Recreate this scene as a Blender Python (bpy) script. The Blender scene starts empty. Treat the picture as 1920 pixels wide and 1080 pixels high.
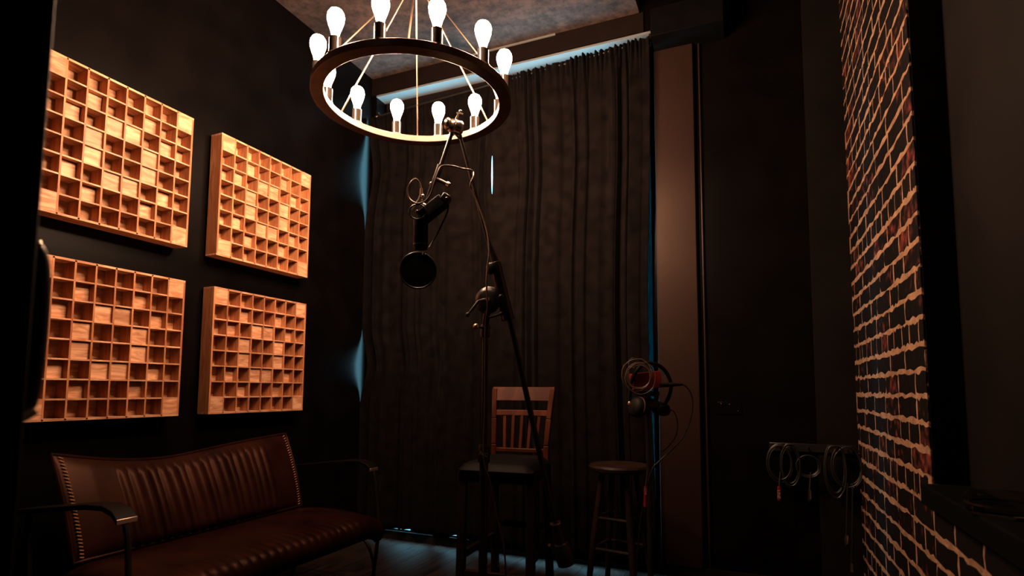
import bpy, bmesh, math, random
from math import sin, cos, pi, radians
from mathutils import Vector, Matrix, noise
random.seed(11)
S = bpy.context.scene
COL = S.collection

# ------------------------------------------------------------ camera
CAM = Vector((2.3257, 0.0, 0.961))
RR = Vector((0.9207, 0.39022, 0.00599)); UU = Vector((0.02663, -0.07814, 0.99659)); FF = Vector((-0.38936, 0.91740, 0.08233))
FPX, CX, CY = 1064.04, 960.0, 641.74
cam = bpy.data.cameras.new('camera'); co = bpy.data.objects.new('camera', cam); COL.objects.link(co)
m = Matrix.Identity(4)
for i in range(3):
    m[i][0] = RR[i]; m[i][1] = UU[i]; m[i][2] = -FF[i]; m[i][3] = CAM[i]
co.matrix_world = m
cam.sensor_width = 36.0; cam.lens = FPX/1920*36.0
cam.shift_y = (CY-540)/1920.0
cam.clip_start = 0.02
cam.dof.use_dof = True; cam.dof.focus_distance = 2.3; cam.dof.aperture_fstop = 2.8
S.camera = co
# ------------------------------------------------------------ world: overcast daylight outside
W = bpy.data.worlds.new('daylight'); S.world = W; W.use_nodes = True
bg = W.node_tree.nodes['Background']; bg.inputs[0].default_value = (0.20, 0.50, 0.64, 1); bg.inputs[1].default_value = 19.0
S.view_settings.view_transform = 'Standard'; S.view_settings.look = 'None'
S.view_settings.exposure = 0.0; S.view_settings.gamma = 1.0; S.view_settings.use_curve_mapping = False
S.cycles.use_denoising = True
S.cycles.max_bounces = 6; S.cycles.diffuse_bounces = 1; S.cycles.glossy_bounces = 3
S.cycles.transmission_bounces = 6; S.cycles.volume_bounces = 0
S.cycles.caustics_reflective = False; S.cycles.caustics_refractive = False
S.cycles.sample_clamp_indirect = 3.0
BULB_STRENGTH = 590.0
BULB_COLOR = (1.0, 0.60, 0.37)

def at(px, py, d):            # point seen at a pixel, d metres in front of the camera
    return CAM + d*(FF + RR*(px-CX)/FPX - UU*(py-CY)/FPX)
def hit(px, py, ax, val):     # point seen at a pixel on the plane axis = val
    r = FF + RR*(px-CX)/FPX - UU*(py-CY)/FPX
    return CAM + r*((val-CAM[ax])/r[ax])

# ------------------------------------------------------------ materials
def nt(name):
    M = bpy.data.materials.new(name); M.use_nodes = True
    t = M.node_tree; return M, t.nodes, t.links, t.nodes['Principled BSDF']
def simple(name, col, rough=0.5, metal=0.0, var=0.25, scale=12.0, bump=0.0, bscale=60.0, coat=0.0, spec=None):
    M, n, l, b = nt(name)
    if spec is None: spec = 0.5 if rough < 0.5 else 0.12
    tc = n.new('ShaderNodeTexCoord'); nz = n.new('ShaderNodeTexNoise'); nz.inputs['Scale'].default_value = scale; nz.inputs['Detail'].default_value = 5
    l.new(tc.outputs['Object'], nz.inputs['Vector'])
    cr = n.new('ShaderNodeValToRGB'); cr.color_ramp.elements[0].position = 0.3; cr.color_ramp.elements[1].position = 0.7
    cr.color_ramp.elements[0].color = (*[c*(1-var) for c in col], 1); cr.color_ramp.elements[1].color = (*[min(1, c*(1+var)) for c in col], 1)
    l.new(nz.outputs['Fac'], cr.inputs['Fac']); l.new(cr.outputs['Color'], b.inputs['Base Color'])
    b.inputs['Roughness'].default_value = rough; b.inputs['Metallic'].default_value = metal
    b.inputs['Specular IOR Level'].default_value = spec
    b.inputs['Coat Weight'].default_value = coat
    if bump:
        n2 = n.new('ShaderNodeTexNoise'); n2.inputs['Scale'].default_value = bscale; n2.inputs['Detail'].default_value = 6
        l.new(tc.outputs['Object'], n2.inputs['Vector'])
        bp = n.new('ShaderNodeBump'); bp.inputs['Strength'].default_value = bump; bp.inputs['Distance'].default_value = 0.01
        l.new(n2.outputs['Fac'], bp.inputs['Height']); l.new(bp.outputs['Normal'], b.inputs['Normal'])
    return M
def wood(name, c1, c2, rough=0.5, scale=(3, 40, 40), objvar=True, coat=0.0):
    M, n, l, b = nt(name)
    tc = n.new('ShaderNodeTexCoord'); oi = n.new('ShaderNodeObjectInfo')
    add = n.new('ShaderNodeVectorMath'); add.operation = 'ADD'
    mul = n.new('ShaderNodeVectorMath'); mul.operation = 'SCALE'; mul.inputs['Scale'].default_value = 37.0
    cmb = n.new('ShaderNodeCombineXYZ')
    for k in range(3): l.new(oi.outputs['Random'], cmb.inputs[k])
    l.new(cmb.outputs[0], mul.inputs[0]); l.new(tc.outputs['Object'], add.inputs[0]); l.new(mul.outputs[0], add.inputs[1])
    mp = n.new('ShaderNodeMapping'); mp.inputs['Scale'].default_value = scale; l.new(add.outputs[0], mp.inputs['Vector'])
    nz = n.new('ShaderNodeTexNoise'); nz.inputs['Scale'].default_value = 1.6; nz.inputs['Detail'].default_value = 4; nz.inputs['Distortion'].default_value = 1.6
    l.new(mp.outputs[0], nz.inputs['Vector'])
    cr = n.new('ShaderNodeValToRGB'); e = cr.color_ramp.elements
    e[0].position = 0.35; e[1].position = 0.62; e[0].color = (*c1, 1); e[1].color = (*c2, 1)
    l.new(nz.outputs['Fac'], cr.inputs['Fac'])
    hv = n.new('ShaderNodeHueSaturation'); l.new(cr.outputs['Color'], hv.inputs['Color'])
    if objvar:
        mr = n.new('ShaderNodeMapRange'); mr.inputs['To Min'].default_value = 0.82; mr.inputs['To Max'].default_value = 1.16
        l.new(oi.outputs['Random'], mr.inputs['Value']); l.new(mr.outputs[0], hv.inputs['Value'])
    l.new(hv.outputs['Color'], b.inputs['Base Color'])
    b.inputs['Roughness'].default_value = rough; b.inputs['Coat Weight'].default_value = coat; b.inputs['Specular IOR Level'].default_value = 0.2
    bp = n.new('ShaderNodeBump'); bp.inputs['Strength'].default_value = 0.15; bp.inputs['Distance'].default_value = 0.002
    l.new(nz.outputs['Fac'], bp.inputs['Height']); l.new(bp.outputs['Normal'], b.inputs['Normal'])
    return M
def emit(name, col, s):
    M = bpy.data.materials.new(name); M.use_nodes = True; t = M.node_tree
    for x in list(t.nodes):
        if x.type == 'BSDF_PRINCIPLED': t.nodes.remove(x)
    e = t.nodes.new('ShaderNodeEmission'); e.inputs[0].default_value = (*col, 1); e.inputs[1].default_value = s
    t.links.new(e.outputs[0], t.nodes['Material Output'].inputs[0]); return M

M_wall = simple('black wall paint', (0.0026, 0.0019, 0.0018), 0.30, var=0.4, scale=5, bump=0.03, bscale=9, spec=0.13)
M_wallsat = simple('charcoal satin paint', (0.020, 0.0105, 0.0085), 0.40, var=0.1, scale=3, bump=0.03, spec=0.28)
M_wallsat.node_tree.nodes['Principled BSDF'].inputs['Specular Tint'].default_value = (1.0, 0.72, 0.6, 1)
M_black = simple('flat black', (0.003, 0.003, 0.0035), 0.7, var=0.3, spec=0.04)
M_beam = simple('dark stained beam', (0.011, 0.0065, 0.0055), 0.6, var=0.2)
M_soffit = simple('white window reveal', (0.22, 0.235, 0.235), 0.6, var=0.05)
M_plaster = simple('dark plaster', (0.0055, 0.0042, 0.004), 0.8, var=0.35, scale=6)
M_mortar = simple('lime mortar', (0.36, 0.21, 0.13), 0.9, var=0.3, scale=18, bump=0.8, bscale=80)
M_curtain = simple('black velvet', (0.0062, 0.0047, 0.0046), 0.85, var=0.4, scale=14, bump=0.12, bscale=25, spec=0.02)
M_curtain.node_tree.nodes['Principled BSDF'].inputs['Sheen Weight'].default_value = 0.01
M_metal = simple('black satin metal', (0.012, 0.011, 0.011), 0.32, 0.0, var=0.2, spec=0.6)
M_ring = simple('dark bronze enamel', (0.16, 0.11, 0.085), 0.45, 0.3, var=0.2, scale=20)
M_rod = simple('brushed brass', (0.85, 0.60, 0.42), 0.35, 1.0, var=0.1)
M_sleeve = simple('glossy black socket', (0.02, 0.015, 0.012), 0.15, 0.0, var=0.1, coat=0.6)
M_chrome = simple('worn chrome', (0.75, 0.65, 0.55), 0.22, 1.0, var=0.1)
M_cable = simple('black rubber', (0.008, 0.007, 0.007), 0.45, var=0.2)
M_cableg = simple('grey rubber', (0.12, 0.08, 0.06), 0.4, var=0.2)
M_leather = simple('brown leather', (0.018, 0.0048, 0.0032), 0.42, var=0.5, scale=7, bump=0.05, bscale=90, spec=0.16)
M_leather.node_tree.nodes['Principled BSDF'].inputs['Specular Tint'].default_value = (1.0, 0.5, 0.33, 1)
M_thread = simple('tan thread', (0.42, 0.22, 0.12), 0.6, var=0.2)
M_iron = simple('black iron', (0.02, 0.017, 0.016), 0.35, 0.4, var=0.3)
M_steel = simple('bare steel edge', (0.6, 0.45, 0.36), 0.4, 0.9, var=0.2)
M_armpad = simple('dark lacquered arm', (0.004, 0.003, 0.0028), 0.6, var=0.3)
M_red = simple('red painted metal', (0.22, 0.018, 0.022), 0.4, var=0.12)
M_redtag = simple('red sleeve', (0.22, 0.01, 0.014), 0.5, var=0.1)
M_white = simple('white print', (0.4, 0.34, 0.32), 0.6, var=0.05)
M_mesh = simple('black nylon mesh', (0.01, 0.01, 0.011), 0.9, var=0.3)
M_pad = simple('black leatherette', (0.008, 0.007, 0.007), 0.55, var=0.2)
M_floor = wood('dark floor boards', (0.010, 0.0065, 0.005), (0.035, 0.021, 0.016), 0.60, (14, 1.6, 14))
M_floor.node_tree.nodes['Principled BSDF'].inputs['Specular IOR Level'].default_value = 0.08
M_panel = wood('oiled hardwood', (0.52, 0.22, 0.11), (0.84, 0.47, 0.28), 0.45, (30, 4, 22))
M_panel_shade = wood('shaded hardwood upright', (0.44, 0.14, 0.06), (0.62, 0.27, 0.12), 0.45, (30, 30, 3))  # same wood, darker and redder: shade inside the cells put into the colour
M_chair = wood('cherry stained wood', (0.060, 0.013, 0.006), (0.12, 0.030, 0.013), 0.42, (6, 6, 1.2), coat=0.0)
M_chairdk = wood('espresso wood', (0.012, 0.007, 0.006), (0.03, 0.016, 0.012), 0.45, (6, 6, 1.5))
M_stool = wood('worn stool wood', (0.012, 0.006, 0.004), (0.028, 0.014, 0.009), 0.5, (5, 25, 25))
M_bulb = emit('incandescent glass', BULB_COLOR, BULB_STRENGTH)
# upright filaments: the flanks of the bulb glow more than its tip and neck
t_ = M_bulb.node_tree; g_ = t_.nodes.new('ShaderNodeNewGeometry'); sp = t_.nodes.new('ShaderNodeSeparateXYZ'); t_.links.new(g_.outputs['Normal'], sp.inputs[0])
m1 = t_.nodes.new('ShaderNodeMath'); m1.operation = 'ABSOLUTE'; t_.links.new(sp.outputs['Z'], m1.inputs[0])
m2 = t_.nodes.new('ShaderNodeMath'); m2.operation = 'SUBTRACT'; m2.inputs[0].default_value = 1.0; t_.links.new(m1.outputs[0], m2.inputs[1])
m3 = t_.nodes.new('ShaderNodeMath'); m3.operation = 'POWER'; m3.inputs[1].default_value = 2.2; t_.links.new(m2.outputs[0], m3.inputs[0])
m4 = t_.nodes.new('ShaderNodeMath'); m4.operation = 'MULTIPLY_ADD'; m4.inputs[1].default_value = BULB_STRENGTH*0.95; m4.inputs[2].default_value = BULB_STRENGTH*0.05; t_.links.new(m3.outputs[0], m4.inputs[0])
t_.links.new(m4.outputs[0], [q for q in t_.nodes if q.type == 'EMISSION'][0].inputs[1])

def glass(name, col=(1, 1, 1), rough=0.02, refl=True):
    M, n, l, b = nt(name)
    b.inputs['Base Color'].default_value = (*col, 1); b.inputs['Transmission Weight'].default_value = 1.0
    b.inputs['Roughness'].default_value = rough; b.inputs['IOR'].default_value = 1.45
    return M
M_glass = glass('smoked jar glass', (0.75, 0.72, 0.7))
M_pane = simple('booth glass', (0.0055, 0.0040, 0.0036), 0.6, var=0.4, scale=4)
Mp = bpy.data.materials.new('window glass'); Mp.use_nodes = True
t_ = Mp.node_tree; t_.nodes.remove(t_.nodes['Principled BSDF'])
tr = t_.nodes.new('ShaderNodeBsdfTransparent'); tr.inputs[0].default_value = (0.9, 0.95, 0.96, 1)
gl = t_.nodes.new('ShaderNodeBsdfGlossy'); gl.inputs['Roughness'].default_value = 0.02
mx = t_.nodes.new('ShaderNodeMixShader'); mx.inputs[0].default_value = 0.06
t_.links.new(tr.outputs[0], mx.inputs[1]); t_.links.new(gl.outputs[0], mx.inputs[2]); t_.links.new(mx.outputs[0], t_.nodes['Material Output'].inputs[0])

Mdim = bpy.data.materials.new('teal dimming sheet'); Mdim.use_nodes = True  # tinted sheet added behind the right curtain edge to dim the daylight there
t_ = Mdim.node_tree; t_.nodes.remove(t_.nodes['Principled BSDF'])
tr = t_.nodes.new('ShaderNodeBsdfTransparent'); tr.inputs[0].default_value = (0.008, 0.045, 0.050, 1)
t_.links.new(tr.outputs[0], t_.nodes['Material Output'].inputs[0])

# bricks: near-black paint worn through to red
Mb, n, l, b = nt('painted brick')
tc = n.new('ShaderNodeTexCoord'); oi = n.new('ShaderNodeObjectInfo'); geo = n.new('ShaderNodeNewGeometry')
nz = n.new('ShaderNodeTexNoise'); nz.inputs['Scale'].default_value = 26; nz.inputs['Detail'].default_value = 6; l.new(geo.outputs['Position'], nz.inputs['Vector'])
nzb = n.new('ShaderNodeTexNoise'); nzb.inputs['Scale'].default_value = 3.2; nzb.inputs['Detail'].default_value = 3; l.new(geo.outputs['Position'], nzb.inputs['Vector'])
ad = n.new('ShaderNodeMath'); ad.operation = 'MULTIPLY_ADD'; ad.inputs[1].default_value = 0.9; l.new(nzb.outputs['Fac'], ad.inputs[0]); l.new(nz.outputs['Fac'], ad.inputs[2])
a2 = n.new('ShaderNodeMath'); a2.operation = 'MULTIPLY_ADD'; a2.inputs[1].default_value = 0.22; l.new(oi.outputs['Random'], a2.inputs[0]); l.new(ad.outputs[0], a2.inputs[2])
cr = n.new('ShaderNodeValToRGB'); e = cr.color_ramp.elements
e[0].position = 0.0; e[0].color = (0.004, 0.003, 0.0034, 1)
e[1].position = 1.0; e[1].color = (0.34, 0.07, 0.035, 1)
e2 = cr.color_ramp.elements.new(0.62); e2.color = (0.005, 0.0035, 0.0038, 1)
e3 = cr.color_ramp.elements.new(0.80); e3.color = (0.10, 0.022, 0.018, 1)
mr = n.new('ShaderNodeMapRange'); mr.inputs['From Min'].default_value = 0.7; mr.inputs['From Max'].default_value = 1.5
l.new(a2.outputs[0], mr.inputs['Value']); l.new(mr.outputs[0], cr.inputs['Fac']); l.new(cr.outputs['Color'], b.inputs['Base Color'])
b.inputs['Roughness'].default_value = 0.75; b.inputs['Specular IOR Level'].default_value = 0.12
bp = n.new('ShaderNodeBump'); bp.inputs['Strength'].default_value = 0.5; bp.inputs['Distance'].default_value = 0.006
l.new(nz.outputs['Fac'], bp.inputs['Height']); l.new(bp.outputs['Normal'], b.inputs['Normal'])
M_brick = Mb

# concrete ceiling
Mc, n, l, b = nt('stained concrete')
tc = n.new('ShaderNodeTexCoord')
n1 = n.new('ShaderNodeTexNoise'); n1.inputs['Scale'].default_value = 2.2; n1.inputs['Detail'].default_value = 9; n1.inputs['Roughness'].default_value = 0.7
n2 = n.new('ShaderNodeTexNoise'); n2.inputs['Scale'].default_value = 16; n2.inputs['Detail'].default_value = 8; n2.inputs['Roughness'].default_value = 0.75
l.new(tc.outputs['Object'], n1.inputs['Vector']); l.new(tc.outputs['Object'], n2.inputs['Vector'])
mu = n.new('ShaderNodeMath'); mu.operation = 'MULTIPLY'; l.new(n1.outputs['Fac'], mu.inputs[0]); l.new(n2.outputs['Fac'], mu.inputs[1])
cr = n.new('ShaderNodeValToRGB'); e = cr.color_ramp.elements
e[0].position = 0.16; e[0].color = (0.014, 0.010, 0.009, 1); e[1].position = 0.34; e[1].color = (0.11, 0.066, 0.053, 1)
l.new(mu.outputs[0], cr.inputs['Fac']); l.new(cr.outputs['Color'], b.inputs['Base Color']); b.inputs['Roughness'].default_value = 0.9
M_ceil = Mc

# ------------------------------------------------------------ mesh helpers
def frame(d):
    d = Vector(d).normalized(); a = Vector((0, 0, 1)) if abs(d.z) < 0.9 else Vector((1, 0, 0))
    x = d.cross(a).normalized(); return x, d.cross(x).normalized()
class MB:
    def __init__(s): s.v = []; s.f = []; s.sm = []
    def add(s, vs, fs, smooth=False):
        o = len(s.v); s.v += [tuple(v) for v in vs]; s.f += [tuple(i+o for i in f) for f in fs]; s.sm += [smooth]*len(fs); return s
    def box(s, a, b):
        (x0, y0, z0), (x1, y1, z1) = a, b
        x0, x1 = sorted((x0, x1)); y0, y1 = sorted((y0, y1)); z0, z1 = sorted((z0, z1))
        return s.add([(x0,y0,z0),(x1,y0,z0),(x1,y1,z0),(x0,y1,z0),(x0,y0,z1),(x1,y0,z1),(x1,y1,z1),(x0,y1,z1)],
                     [(0,3,2,1),(4,5,6,7),(0,1,5,4),(1,2,6,5),(2,3,7,6),(3,0,4,7)])
    def bar(s, p, q, w, h, up=(0, 0, 1)):
        p, q = Vector(p), Vector(q); d = (q-p).normalized(); up = Vector(up)
        x = d.cross(up)
        if x.length < 1e-4: x = d.cross(Vector((1, 0, 0)))
        x.normalize(); y = x.cross(d).normalized(); vs = []
        for c in (p, q):
            for sx, sy in ((-1,-1),(1,-1),(1,1),(-1,1)): vs.append(c + x*sx*w/2 + y*sy*h/2)
        return s.add(vs, [(0,1,2,3),(7,6,5,4),(0,4,5,1),(1,5,6,2),(2,6,7,3),(3,7,4,0)])
    def tube(s, pts, r, n=8, closed=False, cap=True):
        pts = [Vector(p) for p in pts]; N = len(pts); rs = r if isinstance(r, (list, tuple)) else [r]*N
        vs = []; px = None
        for i, p in enumerate(pts):
            a = pts[(i-1) % N] if (closed or i > 0) else p; b = pts[(i+1) % N] if (closed or i < N-1) else p
            d = (b-a)
            d = d.normalized() if d.length > 1e-9 else Vector((0, 0, 1))
            if px is None: px = frame(d)[0]
            x = px - d*px.dot(d)
            x = x.normalized() if x.length > 1e-6 else frame(d)[0]
            y = d.cross(x); px = x
            for k in range(n): vs.append(p + rs[i]*(x*cos(2*pi*k/n)+y*sin(2*pi*k/n)))
        fs = []
        for i in range(N if closed else N-1):
            j = (i+1) % N
            for k in range(n): fs.append((i*n+k, i*n+(k+1) % n, j*n+(k+1) % n, j*n+k))
        s.add(vs, fs, True)
        if cap and not closed:
            o = len(s.v)-len(vs); s.f += [tuple(o+k for k in reversed(range(n))), tuple(o+(N-1)*n+k for k in range(n))]; s.sm += [False, False]
        return s
    def lathe(s, prof, c=(0, 0, 0), axis=(0, 0, 1), n=24):
        c = Vector(c); a = Vector(axis).normalized(); x, y = frame(a); vs = []; fs = []
        for (r, h) in prof:
            for k in range(n): vs.append(c + a*h + max(r, 1e-5)*(x*cos(2*pi*k/n)+y*sin(2*pi*k/n)))
        for i in range(len(prof)-1):
            for k in range(n): fs.append((i*n+k, (i+1)*n+k, (i+1)*n+(k+1) % n, i*n+(k+1) % n))
        return s.add(vs, fs, True)
    def cyl(s, p, q, r, n=16): return s.tube([p, q], r, n)
    def sph(s, c, r, n=12, m=8):
        rr = (r, r, r) if not isinstance(r, (tuple, list)) else r
        vs = []; fs = []
        for i in range(m+1):
            th = pi*i/m
            for k in range(n):
                ph = 2*pi*k/n; vs.append((c[0]+rr[0]*sin(th)*cos(ph), c[1]+rr[1]*sin(th)*sin(ph), c[2]+rr[2]*cos(th)))
        for i in range(m):
            for k in range(n): fs.append((i*n+k, (i+1)*n+k, (i+1)*n+(k+1) % n, i*n+(k+1) % n))
        return s.add(vs, fs, True)
    def mesh(s, name, mat, origin=(0, 0, 0)):
        o = Vector(origin)
        me = bpy.data.meshes.new(name); me.from_pydata([Vector(v)-o for v in s.v], [], s.f)
        for p, q in zip(me.polygons, s.sm): p.use_smooth = q
        me.validate(); bm = bmesh.new(); bm.from_mesh(me); bmesh.ops.recalc_face_normals(bm, faces=bm.faces); bm.to_mesh(me); bm.free()
        me.set_sharp_from_angle(angle=radians(42))
        me.materials.append(mat); return me
    def build(s, name, mat, parent=None, origin=None, bevel=0.0, sub=0, **kw):
        if origin is None:
            if parent is not None: origin = parent.matrix_world.translation if parent.parent is None else parent.parent.location + parent.location
            else:
                xs = [v[0] for v in s.v]; ys = [v[1] for v in s.v]; zs = [v[2] for v in s.v]
                origin = ((min(xs)+max(xs))/2, (min(ys)+max(ys))/2, min(zs))
        return link(name, s.mesh(name, mat, origin), parent, origin, bevel, sub, **kw)
ABS = {}
def link(name, me, parent, origin, bevel=0.0, sub=0, label=None, cat=None, group=None, kind=None):
    ob = bpy.data.objects.new(name, me); COL.objects.link(ob)
    o = Vector(origin); po = ABS[parent.name] if parent is not None else Vector((0, 0, 0))
    ob.parent = parent; ob.location = o-po; ABS[ob.name] = o
    if bevel:
        bv = ob.modifiers.new('bevel', 'BEVEL'); bv.width = bevel; bv.segments = 2; bv.limit_method = 'ANGLE'
    if sub:
        sb = ob.modifiers.new('sub', 'SUBSURF'); sb.levels = sub; sb.render_levels = sub
    tag(ob, label, cat, group, kind); return ob
def tag(ob, label=None, cat=None, group=None, kind=None):
    for k, v in (('label', label), ('category', cat), ('group', group), ('kind', kind)):
        if v: ob[k] = v
    return ob
def thing(name, label, cat, loc, group=None):
    ob = bpy.data.objects.new(name, None); COL.objects.link(ob); ob.empty_display_size = 0.05
    ob.location = loc; ABS[ob.name] = Vector(loc); return tag(ob, label, cat, group)
_b = MB.build
def _build(s, name, mat, parent=None, origin=None, **kw):
    if origin is None and parent is not None: origin = ABS[parent.name]
    return _b(s, name, mat, parent, origin, **kw)
MB.build = _build
def struct(name, mb, mat, label, cat='wall', **kw):
    return mb.build(name, mat, None, kind='structure', label=label, cat=cat, **kw)
def text_obj(name, s, size, mat, parent, loc, x_ax, y_ax, extrude=0.0004):
    cu = bpy.data.curves.new(name, 'FONT'); cu.body = s; cu.size = size; cu.extrude = extrude
    cu.align_x = 'CENTER'; cu.align_y = 'CENTER'
    tmp = bpy.data.objects.new('tmp', cu); COL.objects.link(tmp)
    dg = bpy.context.evaluated_depsgraph_get(); me = bpy.data.meshes.new_from_object(tmp.evaluated_get(dg))
    bpy.data.objects.remove(tmp)
    x = Vector(x_ax).normalized(); z = x.cross(Vector(y_ax)).normalized(); y = z.cross(x)
    R = Matrix((x, y, z)).transposed().to_4x4(); me.transform(R); me.materials.clear(); me.materials.append(mat)
    return link(name, me, parent, loc)
def catmull(P, n=8, closed=False):
    P = [Vector(p) for p in P]; N = len(P); out = []
    for i in range(N if closed else N-1):
        if closed: a, b, c, d = P[i-1], P[i], P[(i+1) % N], P[(i+2) % N]
        else: a, b, c, d = P[max(i-1, 0)], P[i], P[i+1], P[min(i+2, N-1)]
        for k in range(n):
            t = k/n
            out.append(0.5*((2*b)+(c-a)*t+(2*a-5*b+4*c-d)*t*t+(3*b-a-3*c+d)*t**3))
    if not closed: out.append(P[-1])
    return out

# ============================================================ ROOM
XL, XB, YB, ZC, YF = -0.0865, 2.775, 3.15, 3.131, 0.36      # left wall, brick face, window wall, ceiling, front wall
# floor with single boards (they run away from the camera, parallel to the left wall)
fl = struct('floor', MB().box((-0.25, -1.2, -0.06), (3.05, 3.4, -0.006)), M_black, 'dark wooden floor of the room', 'floor', origin=(0, 0, -0.06))
bw = 0.118; k = 0
x = XL
while x < 3.0:
    x1 = min(x+bw, 3.0); y = -0.9
    while y < YB:
        y1 = min(y+random.uniform(0.9, 1.7), YB)
        if y1-y > 0.05: MB().box((x+0.001, y+0.001, -0.006), (x1-0.001, y1-0.001, random.uniform(-0.0008, 0.0))).build('floor_board', M_floor, fl, origin=((x+x1)/2, (y+y1)/2, 0))
        y = y1
    x = x1
# walls
struct('wall_left', MB().box((XL-0.12, -0.9, 0), (XL, YB+0.25, ZC+0.6)), M_wall, 'black painted side wall with the wooden diffusers', origin=(XL, 1.2, 0))
WX0, WX1, WZ0, WZ1 = -0.052, 1.838, 0.055, 3.006
wb = MB()
wb.box((XL-0.1, YB, 0), (WX0, YB+0.2, ZC+0.6)); wb.box((WX1, YB, 0), (XB+0.3, YB+0.2, ZC+0.6))
wb.box((WX0, YB, 0), (WX1, YB+0.2, WZ0)); wb.box((WX0, YB, WZ1), (WX1, YB+0.2, ZC+0.6))
struct('wall_back', wb, M_wall, 'black window wall behind the curtains', origin=(1.3, YB, 0))
# beam over the window, flush with the ceiling edge
struct('trim_1', MB().box((XL, YB-0.012, WZ1+0.006), (1.80, YB, ZC-0.004)), M_beam, 'dark brown beam board between ceiling and window head', 'beam')
struct('trim_11', MB().box((0.70, YB-0.02, ZC-0.014), (1.27, YB-0.012, ZC-0.004)), M_soffit, 'thin pale strip standing in for the light line between concrete ceiling and dark beam', 'trim')  # pale colour stands in for light showing at the ceiling gap
# reveal linings
rv = MB().box((WX0, YB-0.006, WZ1-0.012), (WX1, YB+0.10, WZ1)).box((WX0, YB, WZ0), (WX1, YB+0.14, WZ0+0.008))
struct('trim_10', MB().box((WX1-0.010, YB, WZ0), (WX1, YB+0.10, WZ1-0.012)), M_wallsat, 'upright lining right of the window, coloured dark to dim the light slit', 'window trim')  # dimness of the right slit is put into this dark lining colour
struct('trim_2', rv, M_soffit, 'pale lining around the window opening', 'window trim')
# window: frame, mullions, panes
wn = thing('window_1', 'tall daylight window mostly covered by black curtains', 'window', (0.9, YB+0.13, WZ0)); wn['kind'] = 'structure'
wf = MB(); y0, y1 = YB+0.10, YB+0.15
wf.box((WX0, y0, WZ1-0.085), (WX1, y1, WZ1-0.001)).box((WX0, y0, WZ0), (WX1, y1, WZ0+0.03))
wf.box((WX0, y0, WZ0), (WX0+0.012, y1, WZ1)).box((WX1-0.02, y0, WZ0), (WX1, y1, WZ1))
wf.build('window_frame', M_beam, wn)
MB().box((0.60, y0, WZ0+0.03), (0.66, y1, WZ1-0.085)).build('mullion', M_beam, wn)
MB().box((1.28, y0, WZ0+0.03), (1.34, y1, WZ1-0.085)).build('mullion', M_beam, wn)
for a, b_ in ((WX0+0.012, 0.60), (0.66, 1.28), (1.34, WX1-0.02)):
    MB().box((a, YB+0.122, WZ0+0.03), (b_, YB+0.128, WZ1-0.085)).build('pane', Mp, wn)
MB().box((1.60, YB+0.104, WZ0+0.03), (WX1-0.02, YB+0.106, WZ1-0.085)).build('dimming_strip', Mdim, wn, label='teal dimming sheet added on the window edge to darken the daylight slit')
# baseboard: black
struct('baseboard_back', MB().box((XL, YB-0.016, 0), (2.6, YB, 0.052)), M_metal, 'low black baseboard under the curtains', 'baseboard')
struct('baseboard_left', MB().box((XL, 0.4, 0), (XL+0.014, YB-0.016, 0.06)), M_black, 'low black baseboard under the wooden diffusers', 'baseboard')
# ceiling: exposed concrete over the left part, darker and higher on the right
struct('ceiling', MB().box((XL-0.1, -0.9, ZC), (1.777, YB, ZC+0.10)), M_ceil, 'mottled bare concrete ceiling', 'ceiling', origin=(0, 0, ZC))
struct('trim_3', MB().box((XL-0.1, -1.0, ZC+0.50), (XB+0.3, YB+0.2, ZC+0.6)), M_black, 'higher black painted ceiling on the right', 'ceiling')
struct('trim_4', MB().box((1.865, 2.97, 2.862), (2.235, YB, 3.02)), M_black, 'black boxed duct at the top of the window wall', 'duct', bevel=0.003)
# broad satin board right of the window with a bead at its edge
struct('trim_5', MB().box((1.858, YB-0.03, 0.052), (2.068, YB, 2.865)), M_wallsat, 'tall satin charcoal board beside the window', 'panel', bevel=0.004)
struct('trim_6', MB().tube([(2.098, YB-0.012, 0.052), (2.098, YB-0.012, 3.0)], 0.005, 8), M_wallsat, 'thin upright bead right of the satin board', 'trim')
struct('trim_7', MB().box((2.605, YB-0.02, 0), (XB, YB, ZC+0.5)), M_plaster, 'dull plaster strip in the corner next to the bricks', 'pilaster')
# right wall core (mortar), booth opening towards the camera
YJ = 1.927
SZ = 0.961-0.2535
wr = MB().box((XB+0.0, YJ+0.004, 0), (XB+0.2, YB+0.2, ZC+0.6))
wr.box((XB, -0.9, 0), (XB+0.085, YJ+0.004, SZ-0.05))
wall_r = struct('wall_right', wr, M_mortar, 'brick wall with smeared pale mortar', origin=(XB, 1.9, 0))
struct('trim_8', MB().box((XB+0.004, YJ-0.004, SZ), (XB+0.085, YJ+0.002, ZC+0.6)), M_black, 'black painted jamb of the booth opening', 'jamb')
struct('window_2', MB().box((XB+0.085, -0.9, SZ-0.05), (XB+0.2, YJ+0.004, ZC+0.6)), M_pane, 'dim brown booth window beside the brick pier', 'window')
struct('trim_9', MB().box((XB-0.03, -0.9, SZ-0.055), (XB+0.085, YJ-0.006, SZ)), M_black, 'black sill under the booth window', 'sill', bevel=0.004)
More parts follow.
